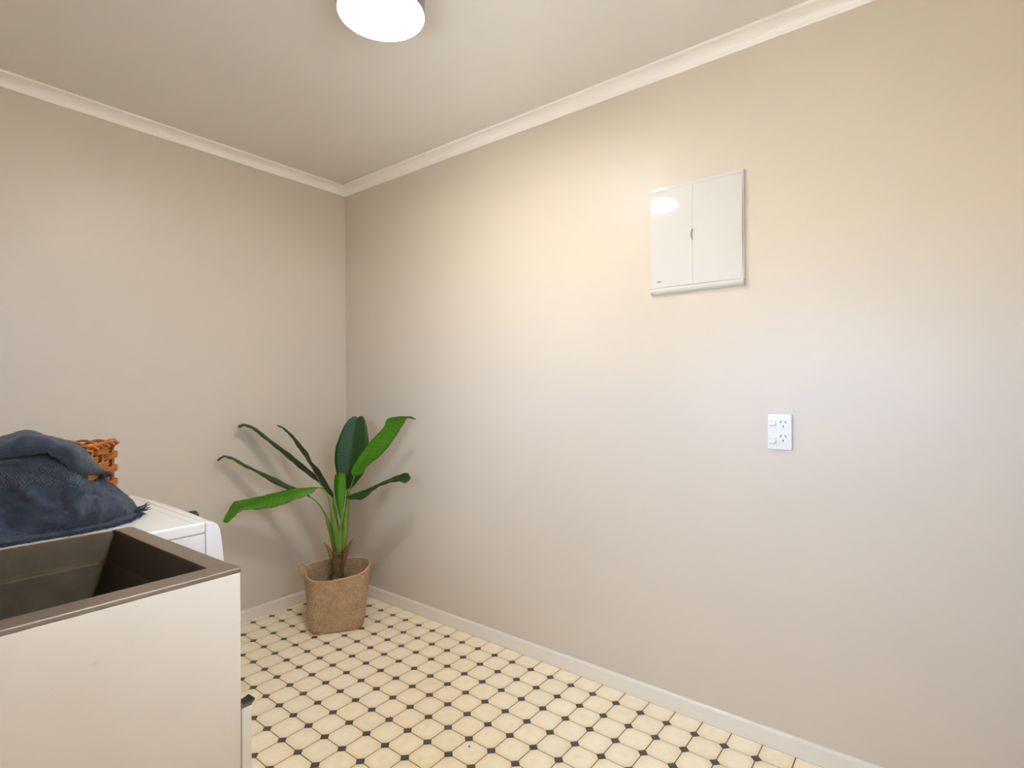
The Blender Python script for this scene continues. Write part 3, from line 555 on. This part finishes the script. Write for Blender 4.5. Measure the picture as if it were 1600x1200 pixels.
prof = [(0, 1.5695), (.0175, 1.5695), (.0225, 1.565), (.0220, 1.558), (.0175, 1.551), (.008, 1.5468), (0, 1.5455)]
A = [bm.verts.new((-d, by0, z)) for d, z in prof]; B = [bm.verts.new((-d, by1, z)) for d, z in prof]
for i in range(len(prof)): bm.faces.new((A[i], A[(i + 1) % len(prof)], B[(i + 1) % len(prof)], B[i]))
bm.faces.new(A[::-1]); bm.faces.new(B)
local(obj('lower_lip', bm, M_BOARD, None, bevel=.0015), bd)
ym = -2.1100
zn, hn, wn = 1.7475, .0215, .0062
def pillow(y, z): return .0245 - ((y - ym) ** 2 + (z - 1.7505) ** 2) / 4.8
def leaf_door(y0, y1, side):
    """door outline with half of the almond finger notch cut out of its meeting edge"""
    pts = [(y1, 1.5705), (y1, 1.9308), (y0, 1.9308)] if side < 0 else [(y0, 1.9308), (y0, 1.5705), (y1, 1.5705)]
    n = 12
    if side < 0:   # right door: meeting edge at y0
        edge = [(y0 - wn * math.sin(math.pi * k / n), zn + hn - 2 * hn * k / n) for k in range(n + 1)]
        poly = pts + edge + [(y0, 1.5705)]
    else:
        edge = [(y1 + wn * math.sin(math.pi * k / n), zn - hn + 2 * hn * k / n) for k in range(n + 1)]
        poly = pts + edge + [(y1, 1.9308)]
    bm = new(); prism(bm, poly, .0102, .0200, lambda a, b, z: (-z, a, b))
    for ax, a, b in ((1, -2.28, -1.95), (2, 1.57, 1.931)):
        for k in range(1, 18):
            co = Vector((0, 0, 0)); co[ax] = a + (b - a) * k / 18; no = Vector((0, 0, 0)); no[ax] = 1
            bmesh.ops.bisect_plane(bm, geom=bm.verts[:] + bm.edges[:] + bm.faces[:], plane_co=co, plane_no=no)
    for v in bm.verts:
        if v.co.x < -.015: v.co.x = -pillow(v.co.y, v.co.z)
    return bm
d1 = local(obj('door', leaf_door(-1.9505, ym + .0004, 1), M_BOARD, None, smooth=True), bd)
d2 = local(obj('door', leaf_door(ym - .0004, -2.2782, -1), M_BOARD, None, smooth=True), bd)
for d_ in (d1, d2): d_.data.set_sharp_from_angle(angle=R(35))
bm = new()
prism(bm, [(ym + wn * 1.02 * math.sin(2 * math.pi * k / 24), zn + hn * 1.02 * math.cos(2 * math.pi * k / 24)) for k in range(24)], .0105, .0113, lambda a, b, z: (-z, a, b))
local(obj('finger_notch', bm, M_WHITE, None), bd)
def text(s, size, mat, name):
    c = bpy.data.curves.new(name, 'FONT'); c.body = s; c.size = size; c.extrude = .0002; c.align_x = 'CENTER'; c.align_y = 'CENTER'; c.offset = .0003
    o = bpy.data.objects.new(name, c); COL.objects.link(o)
    dg = bpy.context.evaluated_depsgraph_get()
    me = bpy.data.meshes.new_from_object(o.evaluated_get(dg))
    bpy.data.objects.remove(o)
    o = bpy.data.objects.new(name, me); COL.objects.link(o); me.materials.clear(); me.materials.append(mat); return o
t = text('HMC', .0088, M_GREYPRINT, 'logo')
t.rotation_euler = (R(90), 0, R(-90)); t.location = (-pillow(-1.984, 1.592) - .0002, -1.9840, 1.5920)
t.parent = d1; t.matrix_parent_inverse = Matrix.Translation(bd.location).inverted() @ Matrix.Identity(4)
t.matrix_parent_inverse = Matrix.Identity(4)

# ------------------------------------------------------------------ double power outlet
oy0, oy1, oz0, oz1 = -2.3532, -2.4265, .9912, 1.1097
ou = thing('power_outlet', 'white upright double power point with two rocker switches on the beige wall', 'outlet', (0, (oy0 + oy1) / 2, oz0))
bm = new(); wallbox(bm, oy0, oz0, oy1, oz1, 0, .0095)
local(obj('cover_plate', bm, M_WHITE, None, bevel=.003, seg=3), ou)
for zc, zr in ((1.0725, 1.0770), (1.0262, 1.0185)):
    bm = new(); cyl(bm, (-.0093, -2.4008, zc + .0015), (-1, 0, 0), .0185, .0010, 40)
    so = local(obj('socket_face', bm, M_WHITE, None, bevel=.0004), ou)
    for dy, dz, a in ((.0070, .0088, 32), (-.0070, .0088, -32), (0, -.0058, 0)):
        bm = new(); box(bm, -.0008, -.0012, -.0042, .0004, .0012, .0042)
        s = obj('slot', bm, M_DARK); s.rotation_euler = (R(a), 0, 0); s.location = (-.0101, -2.4008 + dy, zc + .0015 + dz); s.parent = so
        s.matrix_parent_inverse = Matrix.Translation(ou.location).inverted()
        s.matrix_parent_inverse = Matrix.Identity(4)
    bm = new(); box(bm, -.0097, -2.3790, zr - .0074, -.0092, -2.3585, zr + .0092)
    ro = local(obj('rocker_shadow', bm, M_ROCKER_SHADOW, None), ou)  # flat grey strip, paints the cast shadow below the rocker
    bm = new()
    v = [bm.verts.new(p) for p in [(-.0095, -2.3590, zr + .009), (-.0095, -2.3590, zr - .0055), (-.0165, -2.3590, zr - .0050), (-.0095, -2.3785, zr + .009), (-.0095, -2.3785, zr - .0055), (-.0165, -2.3785, zr - .0050)]]
    for q in ((0, 1, 2), (3, 5, 4), (0, 2, 5, 3), (1, 4, 5, 2), (0, 3, 4, 1)): bm.faces.new([v[i] for i in q])
    local(obj('rocker_switch', bm, M_WHITE, None, bevel=.0008), ou)

# ------------------------------------------------------------------ laundry tub
TX0, TX1, TY0, TY1, TZ = -2.04, -1.498, -1.815, -1.322, .88
def sh(p):
    p = Vector(p); k = (p.x - TX0) / (TX1 - TX0); p.x -= .0167 * (p.y - TY0) / (TY1 - TY0) * max(0, k); return p
tb = thing('laundry_tub', 'stainless steel laundry tub set in a white cabinet, lower left', 'laundry tub', (-1.77, -1.57, 0))
def tpart(name, boxes, mat, bevel=.0015, seg=2):
    bm = new()
    for b in boxes: box(bm, *b, f=sh)
    return local(obj(name, bm, mat, None, bevel=bevel, seg=seg), tb)
tpart('side_panel', [(TX0 + .005, TY0, 0, TX1 - .001, TY0 + .016, TZ - .0095)], M_PANEL, .0008)
tpart('side_panel', [(TX0 + .005, TY1 - .0075, 0, TX1 - .001, TY1 - .001, TZ - .0095)], M_PANEL, .0008)
tpart('back_panel', [(TX0 + .005, TY0 + .016, .02, TX0 + .018, TY1 - .018, TZ - .0095)], M_PANEL, .0008)
tpart('fascia', [(TX1 - .018, TY0 + .0165, .632, TX1 - .0015, TY1 - .0185, TZ - .0095)], M_PANEL, .0008)
tpart('bottom_shelf', [(TX0 + .02, TY0 + .0165, .09, TX1 - .02, TY1 - .0185, .106)], M_PANEL, .0008)
tpart('kickboard', [(TX1 - .06, TY0 + .0165, 0, TX1 - .045, TY1 - .0185, .09)], M_PANEL, .0008)
dr = tpart('cabinet_door', [(TX1 + .002, TY0 + .003, .10, TX1 + .020, TY1 - .004, .6225)], M_CREAM, .001)
# folded metal pull strip along the door's top edge
bm = new()
prof = [(TX1 + .001, .6230), (TX1 + .001, .6335), (TX1 + .0035, .6335), (TX1 + .0045, .6290), (TX1 + .018, .6295), (TX1 + .0262, .6325), (TX1 + .0270, .6305), (TX1 + .021, .6250), (TX1 + .020, .6230)]
A = [bm.verts.new(sh((x, TY0 + .0035, z))) for x, z in prof]; B = [bm.verts.new(sh((x, TY0 + .026, z))) for x, z in prof]
for i in range(len(prof)): bm.faces.new((A[i], A[(i + 1) % len(prof)], B[(i + 1) % len(prof)], B[i]))
bm.faces.new(A[::-1]); bm.faces.new(B)
hd = obj('handle', bm, plain('dark_chrome_pull', (84, 86, 84), .18, 1.0)); hd.parent = dr
hd.matrix_parent_inverse = Matrix.Identity(4); hd['label'] = 'dark chrome finger pull at the door corner'
# rim: four bars, so the joints show
IX0, IX1, IY0, IY1 = -1.995, -1.5365, -1.7725, -1.3305
zr0 = TZ - .0095
tpart('rim', [(TX0, TY0 - .001, zr0, TX1 + .0005, IY0, TZ), (IX1, IY0 + .0004, zr0, TX1, TY1, TZ - .0004), (TX0, IY1, zr0, IX1 - .0004, TY1, TZ - .0003), (TX0, IY0 + .0004, zr0, IX0, IY1 - .0004, TZ - .0003)], M_STEEL, .0022, 3)
def rrect(x0, y0, x1, y1, r, z, n=5):
    pts = []
    for cx, cy, a0 in ((x1 - r, y1 - r, 0), (x0 + r, y1 - r, 90), (x0 + r, y0 + r, 180), (x1 - r, y0 + r, 270)):
        for k in range(n + 1):
            a = R(a0 + 90 * k / n); pts.append(sh((cx + r * math.cos(a), cy + r * math.sin(a), z)))
    return pts
bm = new(); rings = []
for z, i, ix, r in ((TZ - .001, -.0008, -.0008, .006), (TZ - .006, .0005, .001, .008), (.822, .004, .018, .010), (.819, .0048, .019, .011), (.8165, .0085, .022, .013), (.812, .0090, .024, .014), (.66, .034, .080, .022), (.642, .04, .090, .025), (.632, .058, .108, .025), (.628, .10, .15, .02)):
    rings.append([bm.verts.new(p) for p in rrect(IX0 + i, IY0 + i, IX1 - ix, IY1 - i, r, z)])
for A, B in zip(rings, rings[1:]):
    n = len(A)
    for i in range(n): bm.faces.new((A[i], B[i], B[(i + 1) % n], A[(i + 1) % n]))
bm.faces.new(rings[-1])
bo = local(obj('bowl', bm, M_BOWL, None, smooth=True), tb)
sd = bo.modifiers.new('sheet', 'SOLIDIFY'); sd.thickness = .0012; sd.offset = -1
bm = new(); lathe(bm, (-1.78, -1.555, .6285), (0, 0, 1), [(0, .001), (.022, .001), (.03, .003), (.036, .003), (.038, 0)], 32)
local(obj('drain', bm, M_CHROME, None, smooth=True), tb)

# ------------------------------------------------------------------ washing machine
WX0, WX1, WY0, WY1, WZ = -1.945, -1.3405, -1.293, -.7085, .85
wm = thing('washing_machine', 'white front-loading washing machine behind the laundry tub', 'washing machine', ((WX0 + WX1) / 2, (WY0 + WY1) / 2, 0))
def wpart(name, boxes, mat, bevel=.002, seg=2, parent=None):
    bm = new()
    for b in boxes: box(bm, *b)
    return local(obj(name, bm, mat, None, bevel=bevel, seg=seg), wm)
wpart('cabinet', [(WX0, WY0 + .001, .015, WX1 - .0008, WY1 - .001, .8205)], M_ENAMEL, .002)
wpart('worktop', [(WX0, WY0, .8218, -1.3412, WY1, WZ)], M_ENAMEL, .004, 3)
wpart('worktop_seam', [(-1.3668, WY0 + .006, WZ - .002, -1.3660, WY1 - .006, WZ + .0002)], M_GREYPRINT, 0)
bm = new()
cap = [(-1.3402, .8218), (-1.3402, .8497), (-1.334, .8488), (-1.322, .8462), (-1.3105, .839), (-1.3050, .828), (-1.3020, .812), (-1.2985, .785), (-1.2950, .750), (-1.2900, .70), (-1.2855, .60), (-1.2835, .40), (-1.286, .15), (-1.292, .08), (-1.3402, .08)]
NS = 24; rows = []
for k in range(NS + 1):
    t = k / NS; y = WY0 + (WY1 - WY0) * t
    bow = 1 - (2 * t - 1) ** 2
    rnd = 1 - abs(2 * t - 1) ** 10
    row = []
    for x, z in cap:
        b = max(0, min(1, (x + 1.3402) / .018))
        row.append(bm.verts.new((x + b * (.010 * bow - .010 * (1 - rnd) * 0), y, z - (.0 if z > .83 else 0))))
    rows.append(row)
n = len(cap)
for A, B in zip(rows, rows[1:]):
    for i in range(n): bm.faces.new((A[i], A[(i + 1) % n], B[(i + 1) % n], B[i]))
bm.faces.new(rows[0][::-1]); bm.faces.new(rows[-1])
fp = local(obj('front_panel', bm, M_ENAMEL, None, bevel=.003, seg=3), wm)
for p in fp.data.polygons: p.use_smooth = len(p.vertices) == 4
bm = new(); lathe(bm, (-1.300, -1.045, .808), (1, 0, 0), [(0, 0), (.030, 0), (.030, .006), (.027, .010), (.0255, .033), (.023, .036), (0, .036)], 40)
k = local(obj('program_knob', bm, M_BLACK, None), wm); k['label'] = 'black program knob on the front panel'
bm = new(); lathe(bm, (-1.281, -1.0, .47), (1, 0, 0), [(.135, -.01), (.185, -.01), (.19, .012), (.18, .03), (.15, .035), (.135, .02)], 56)
pd = local(obj('porthole_door', bm, M_WHITE, None, smooth=True), wm)
bm = new(); lathe(bm, (-1.281, -1.0, .47), (1, 0, 0), [(.137, .018), (.10, .028), (0, .034)], 56)
g = obj('door_glass', bm, M_GLASSD, None, smooth=True); g.parent = pd; g.matrix_parent_inverse = Matrix.Identity(4)
wpart('detergent_drawer', [(-1.300, -1.22, .745, -1.2905, -1.09, .790)], M_WHITE, .003)
for x in (-1.90, -1.37):
    for y in (-1.25, -.75):
        bm = new(); cyl(bm, (x, y, 0), (0, 0, 1), .022, .0165, 20); local(obj('foot', bm, M_BLACK), wm)

# ------------------------------------------------------------------ woven planter basket in the corner
BC = Vector((-.335, -.391, 0)); BR = R(-34)
pb = thing('planter_basket', 'round woven seagrass planter basket with two loop handles in the corner', 'basket', (BC.x, BC.y, 0))
def bring(h, inset=0.0, z=None):
    """cross-section of the basket at height fraction h: square foot, oval mouth"""
    pts = []; N = 96
    k = min(1, h / .9)
    ex = 5.0 - 2.4 * min(1, k * 1.15)
    a = .128 + .034 * k ** .8 - inset; b = .124 + .012 * k ** .8 - inset
    if h < .10: s = .90 + .10 * math.sqrt(max(0, 1 - (1 - h / .10) ** 2)); a *= s; b *= s
    for i in range(N):
        t = 2 * math.pi * i / N
        c, s = math.cos(t), math.sin(t)
        r = (abs(c / a) ** ex + abs(s / b) ** ex) ** (-1 / ex)
        x, y = r * c, r * s
        wob = .004 * math.sin(3 * t + 1) * k + .003 * math.sin(5 * t) * k
        x *= 1 + wob / .15; y *= 1 + wob / .15
        p = Vector((x * math.cos(BR) - y * math.sin(BR), x * math.sin(BR) + y * math.cos(BR), 0))
        lean = Vector((.012, .012, 0)) * h
        zz = .271 * h + .018 * h * (p.x * .75 + p.y * .55) / .17 + .004 * h * math.sin(2 * t + 2.2)
        pts.append(BC + p + lean + Vector((0, 0, zz if z is None else z)))
    return pts
bm = new(); uvl = bm.loops.layers.uv.new('UVMap'); rings = []
hs = [0, .015, .04, .07, .10] + [.1 + .9 * i / 22 for i in range(1, 23)]
def bnoise(P, am):
    return [p + Vector((noise.noise(p * 60), noise.noise(p * 60 + Vector((9, 0, 0))), 0)) * am for p in P]
for h in hs: rings.append(([bm.verts.new(p) for p in bnoise(bring(h), .0022)], h))
for h in hs[::-1][:-2]: rings.append(([bm.verts.new(p) for p in bring(h, .008)], h - .02))
for (A, ha), (B, hb) in zip(rings, rings[1:]):
    n = len(A)
    for i in range(n):
        f = bm.faces.new((A[i], A[(i + 1) % n], B[(i + 1) % n], B[i]))
        for l, uv in zip(f.loops, ((i / n, ha), ((i + 1) / n, ha), ((i + 1) / n, hb), (i / n, hb))): l[uvl].uv = uv
bm.faces.new(rings[0][0][::-1]); bm.faces.new(rings[-1][0])
bk = local(obj('woven_body', bm, M_SEAGRASS, None, smooth=True), pb)
bm = new()
top = bring(1.0, .004)
tube(bm, [p + Vector((0, 0, .0015)) for p in top], [.0058 + .0010 * math.sin(i * 1.9) for i in range(len(top))], 7, closed=True)
local(obj('rim', bm, M_ROPE, None, smooth=True), pb)
for hpts in HANDLES:
    bm = new(); P = cr(hpts, 40)
    for ph in (0, math.pi):
        tube(bm, [Vector(p) + Vector((math.cos(i * .8 + ph), math.sin(i * .8 + ph), math.cos(i * .8 + ph)))* .0022 for i, p in enumerate(P)], .0036, 7)
    local(obj('loop_handle', bm, M_ROPE, None, smooth=True), pb)

# ------------------------------------------------------------------ banana plant standing in it
bp = thing('banana_plant', 'artificial banana plant with long arching green leaves standing in the basket', 'plant', (-.302, -.347, .01))
def plant(o): return local(o, bp)
bm = new(); P = [(*TRUNK[0][:2], .02, TRUNK[0][3])] + TRUNK
P = cr(P, 40)
tube(bm, [(p[0] + .002 * noise.noise(Vector((0, 0, p[2] * 40))), p[1], p[2]) for p in P], [p[3] * (1 + .06 * math.sin(p[2] * 150)) for p in P], 18)
plant(obj('trunk', bm, M_TRUNK, None, smooth=True))
bm = new(); lathe(bm, (-.302, -.347, .010), (0, 0, 1), [(0, 0), (.06, 0), (.075, .11), (.07, .11), (.066, .10), (0, .10)], 28)
plant(obj('inner_pot', bm, M_BLACK))
for k, s in STALKS.items():
    bm = new(); P = cr(s, 36)
    tube(bm, [p[:3] for p in P], [max(.0012, p[3]) for p in P], 12)
    plant(obj('leaf_stalk', bm, M_STALK, None, smooth=True))
for s in BRACTS:
    bm = new(); P = cr(s, 16); tube(bm, [p[:3] for p in P], [max(.0006, p[3]) * .9 for p in P], 8)
    plant(obj('dry_bract', bm, M_BRACT, None, smooth=True))
def make_leaf(key, st, mat, label=None):
    NL, NC = 44, 5
    E1, MD, E2 = ([tuple(s[i]) for s in st] for i in range(3))
    E1, MD, E2 = cr(E1, NL), cr(MD, NL), cr(E2, NL)
    bm = new(); uvl = bm.loops.layers.uv.new('UVMap'); rows = []
    for i in range(NL):
        e1, m, e2 = Vector(E1[i]), Vector(MD[i]), Vector(E2[i])
        t = i / (NL - 1)
        row = []
        for j in range(-NC, NC + 1):
            f = abs(j) / NC; e = e1 if j < 0 else e2
            p = m.lerp(e, f)
            w = (e - m).length
            out = (e1 - m).cross(MD_T(MD, i))
            p = p + Vector((0, 0, 1)) * (w * .10 * math.sin(math.pi * f)) + Vector((0, 0, .0016)) * f * math.sin(t * 60 + j)
            if j == 0: p = p - Vector((0, 0, .0012))
            row.append((bm.verts.new(p), j / NC, t))
        rows.append(row)
    for A, B in zip(rows, rows[1:]):
        for q in range(len(A) - 1):
            vs = (A[q], A[q + 1], B[q + 1], B[q])
            f = bm.faces.new([v[0] for v in vs]); f.smooth = True
            for l, v in zip(f.loops, vs): l[uvl].uv = (v[1], v[2])
    bmesh.ops.remove_doubles(bm, verts=bm.verts, dist=.00004)
    o = obj('leaf', bm, mat, None, smooth=True)
    md = o.modifiers.new('thickness', 'SOLIDIFY'); md.thickness = .0009; md.offset = 0
    if label: o['label'] = label
    return plant(o)
def MD_T(MD, i):
    a, b = MD[max(i - 1, 0)], MD[min(i + 1, len(MD) - 1)]
    return (Vector(b) - Vector(a)).normalized()
LM = dict(A=M_LEAFB, B=M_LEAFM, C=M_LEAFD, D=M_LEAFD, E=M_LEAFD, F=M_LEAFB, G=M_LEAFD, H=M_LEAFB)
LL = dict(A='bright green leaf reaching low to the left with a drooping tip', B='dark leaf reaching left behind the bright one', C='narrow dark leaf arching to the upper left', D='short narrow dark leaf left of the upright one',
          E='broad dark upright leaf in the middle', F='bright yellow-green leaf rising to the right', G='dark leaf reaching low to the right', H='young bright green rolled leaf in the centre')
for k, st in LEAVES.items(): make_leaf(k, st, LM[k], LL[k])

# ------------------------------------------------------------------ willow laundry basket on the washing machine
P0 = Vector((-1.4445, -.9655)); DA = Vector((-.56, -.83)).normalized(); DB = Vector((-.83, .56)).normalized()
LA, LB, BZ, BH = .185, .375, .8502, .2060
wb = thing('wicker_basket', 'honey brown wicker basket on the washing machine, half hidden by the blue towel', 'basket', (P0.x + DA.x * LA / 2 + DB.x * LB / 2, P0.y + DA.y * LA / 2 + DB.y * LB / 2, BZ))
RC = .010
def per(s, off=0.0):
    """point on the rounded-rectangle wall line at perimeter position s, pushed outward by off"""
    a, b, r = LA, LB, RC
    segs = [('l', a - 2 * r), ('c', r * math.pi / 2), ('l', b - 2 * r), ('c', r * math.pi / 2)] * 2
    tot = sum(x for _, x in segs); s = s % tot
    p = Vector((r, 0)); d = Vector((1, 0))
    for k, L in segs:
        if s <= L or L == 0:
            if k == 'l': q = p + d * s; nrm = Vector((d.y, -d.x))
            else:
                c = p + Vector((-d.y, d.x)) * r; a0 = s / r
                v = p - c; q = c + Vector((v.x * math.cos(a0) - v.y * math.sin(a0), v.x * math.sin(a0) + v.y * math.cos(a0))); nrm = (q - c).normalized()
            q = q + nrm * off
            return P0 + DA * q.x + DB * q.y
        if k == 'l': p = p + d * L
        else:
            c = p + Vector((-d.y, d.x)) * r; v = p - c; p = c + Vector((-v.y, v.x)); d = Vector((-d.y, d.x))
        s -= L
    return P0
PER = 2 * (LA + LB) - 8 * RC + 2 * math.pi * RC
NST = 16
ROWS = 10; RH = BH * .93 / ROWS
for k in range(NST):
    s = PER * (k + .30) / NST; q = per(s)
    bm = new(); tube(bm, [(q.x, q.y, BZ + .002), (q.x, q.y, BZ + BH * .5), (q.x, q.y, BZ + BH - .004)], .0042, 7)
    local(obj('stake', bm, M_WICKERD, None, smooth=True), wb)
for r_ in range(ROWS):
    bm = new()
    for q_ in range(4):
        z = BZ + .004 + RH * r_ + RH * (q_ + .5) / 4.4
        N = 260; pts = []
        for i in range(N):
            s = PER * i / N
            ph = math.pi * (s / PER * NST - .30) + math.pi * r_
            cp = math.cos(ph); o_ = .0066 * math.copysign(abs(cp) ** .6, cp) + .0012 * noise.noise(Vector((s * 30, r_, q_)))
            v = per(s, o_); pts.append((v.x, v.y, z + .0012 * noise.noise(Vector((s * 22, r_ * 3 + 5, q_)))))
        tube(bm, pts, .0022, 6, closed=True)
    local(obj('weave_band', bm, M_WICKER, None, smooth=True), wb)
bm = new()
for q_ in range(3):
    N = 260
    pts = []
    for i in range(N):
        s = PER * i / N; a = 2 * math.pi * (s / .11) + q_ * 2.1
        v = per(s, .0055 * math.cos(a) + .001); pts.append((v.x, v.y, BZ + BH - .008 + .0075 * math.sin(a)))
    tube(bm, pts, .0036, 6, closed=True)
local(obj('rim', bm, M_WICKER, None, smooth=True), wb)
bm = new()
prism(bm, [tuple(per(PER * i / 60, -.004)) for i in range(60)], BZ + .0005, BZ + .006)
local(obj('base', bm, M_WICKERD, None), wb)

# ------------------------------------------------------------------ towel thrown over the basket
tw = thing('towel', 'rumpled dark blue fringed cotton towel draped over the wicker basket', 'towel', (-1.62, -1.08, .851))
def towel_sheet(name, net, nu, nv, ridges, amp, vspan, lay):
    cols = [cr([tuple(p) for p in c], nv) for c in net]
    grid = [cr([c[j] for c in cols], nu) for j in range(nv)]
    bm = new(); uvl = bm.loops.layers.uv.new('UVMap')
    V = [[bm.verts.new(p) for p in row] for row in grid]
    for j in range(nv - 1):
        for i in range(nu - 1):
            f = bm.faces.new((V[j][i], V[j][i + 1], V[j + 1][i + 1], V[j + 1][i]))
            for l, (a, b) in zip(f.loops, ((i, j), (i + 1, j), (i + 1, j + 1), (i, j + 1))):
                l[uvl].uv = (a / (nu - 1), vspan[0] + (vspan[1] - vspan[0]) * b / (nv - 1))
    bm.normal_update()
    toward = Vector((.1, -1, .35)).normalized()
    mv = []
    zb = {v: j for j, row in enumerate(V) for v in row}
    ib = {v: i for row in V for i, v in enumerate(row)}
    fade = lambda v: min(1, zb[v] / 10) * min(1, .25 + (nu - 1 - ib[v]) / 14) if lay else min(1, .3 + zb[v] / 30)
    for row in V:
        for v in row:
            n = v.normal if v.normal.dot(toward) > 0 else -v.normal
            h = 0
            for pts, a, w in ridges:
                best = 9
                for p, q in zip(pts, pts[1:]):
                    p, q = Vector(p), Vector(q); d = q - p
                    t = max(0, min(1, (v.co - p).dot(d) / d.length_squared)); best = min(best, (v.co - p - d * t).length)
                h += a * math.exp(-(best / w) ** 2 * .6)
            c = v.co
            r1 = 1 - abs(noise.noise(c * 21 + Vector((2, 8, 1)))) * 2.4; r2 = 1 - abs(noise.noise(c * 46 + Vector((5, 3, 9)))) * 2.4
            h += amp * (noise.noise(c * 15) * .9 + r1 * .75 + r2 * .38 + noise.noise(c * 110) * .2)
            h *= fade(v)
            mv.append((v, n * h))
    for v, d in mv:
        v.co += d
        if v.co.z < .8525: v.co.z = .8525 + .0008 * random.random()
    o = obj(name, bm, M_TOWEL, None, smooth=True)
    md = o.modifiers.new('cloth_thickness', 'SOLIDIFY'); md.thickness = .003; md.offset = -1 if False else 1
    return local(o, tw), grid
sheet, g1 = towel_sheet('front_drape', [[(c[0][0], c[0][1] - .012, .8535)] + [(c[0][0], c[0][1] + .012, .858)] + [tuple(q) for q in c[1:]] for c in TOWEL], 170, 96, [(a, b * 2.1, w) for a, b, w in RIDGES], .0062, (0, 1), True)
roll, g2 = towel_sheet('folded_end', [[tuple(p) for p in st] for st in FOLD], 110, 40, [], .0055, (.2, .5), False)
bm = new()
def strand(p, d, L):
    d = d.normalized(); pts = [p + d * -.004]; a = random.uniform(-.5, .5)
    for k in range(1, 5):
        q = p + d * (L * k / 4) + Vector((random.uniform(-1, 1), random.uniform(-1, 1), random.uniform(-.3, .6))) * .0022 * k / 2
        q.z = max(q.z, .8518); pts.append(q)
    tube(bm, pts, [.0013, .0013, .0012, .0011, .0007], 4)
row = [v for v in g1[0]]
for i in range(len(row) - 1):
    for k in range(5):
        p = Vector(row[i]).lerp(Vector(row[i + 1]), random.random()); p.z = max(p.z, .853)
        strand(p, Vector((random.uniform(-.35, .55), -1, random.uniform(-.15, .15))), random.uniform(.012, .026))
last = Vector(row[-1])
for k in range(60):
    p = last + Vector((random.uniform(-.03, .004), random.uniform(-.02, .02), 0)); p.z = .855 + random.random() * .012
    strand(p, Vector((random.uniform(.5, 1.2), random.uniform(-.7, .5), random.uniform(-.1, .5))), random.uniform(.012, .026))
fend = [Vector(r_[-1]) for r_ in g2]
for v in fend[8:34]:
    for k in range(3):
        strand(v + Vector((random.uniform(-.003, .003),) * 3), Vector((random.uniform(.3, .9), random.uniform(-.4, .3), random.uniform(-1, -.1))), random.uniform(.008, .018))
fr = local(obj('fringe', bm, M_FRINGE, None, smooth=True), tw); fr['kind'] = 'stuff'

# ------------------------------------------------------------------ two specks of dirt on the tiles
M_DIRT = plain('dark_dirt', (74, 64, 44), .9)
for (x, y), r, lb in (((-0.6252, -1.5675), .0034, 'small dark crumb of dirt lying on a cream tile near the bottom edge'), ((-0.6821, -1.2325), .003, 'tiny dark crumb lying on the corner of a dark floor insert')):
    bm = new(); bmesh.ops.create_icosphere(bm, subdivisions=2, radius=r)
    for v in bm.verts:
        v.co *= 1 + .35 * noise.noise(v.co * 500); v.co.z *= .5; v.co.x *= .75
    o = obj('dirt_crumb', bm, M_DIRT, None, smooth=True); o.location = (x, y, r * .5)
    tag(o, lb, 'crumb')
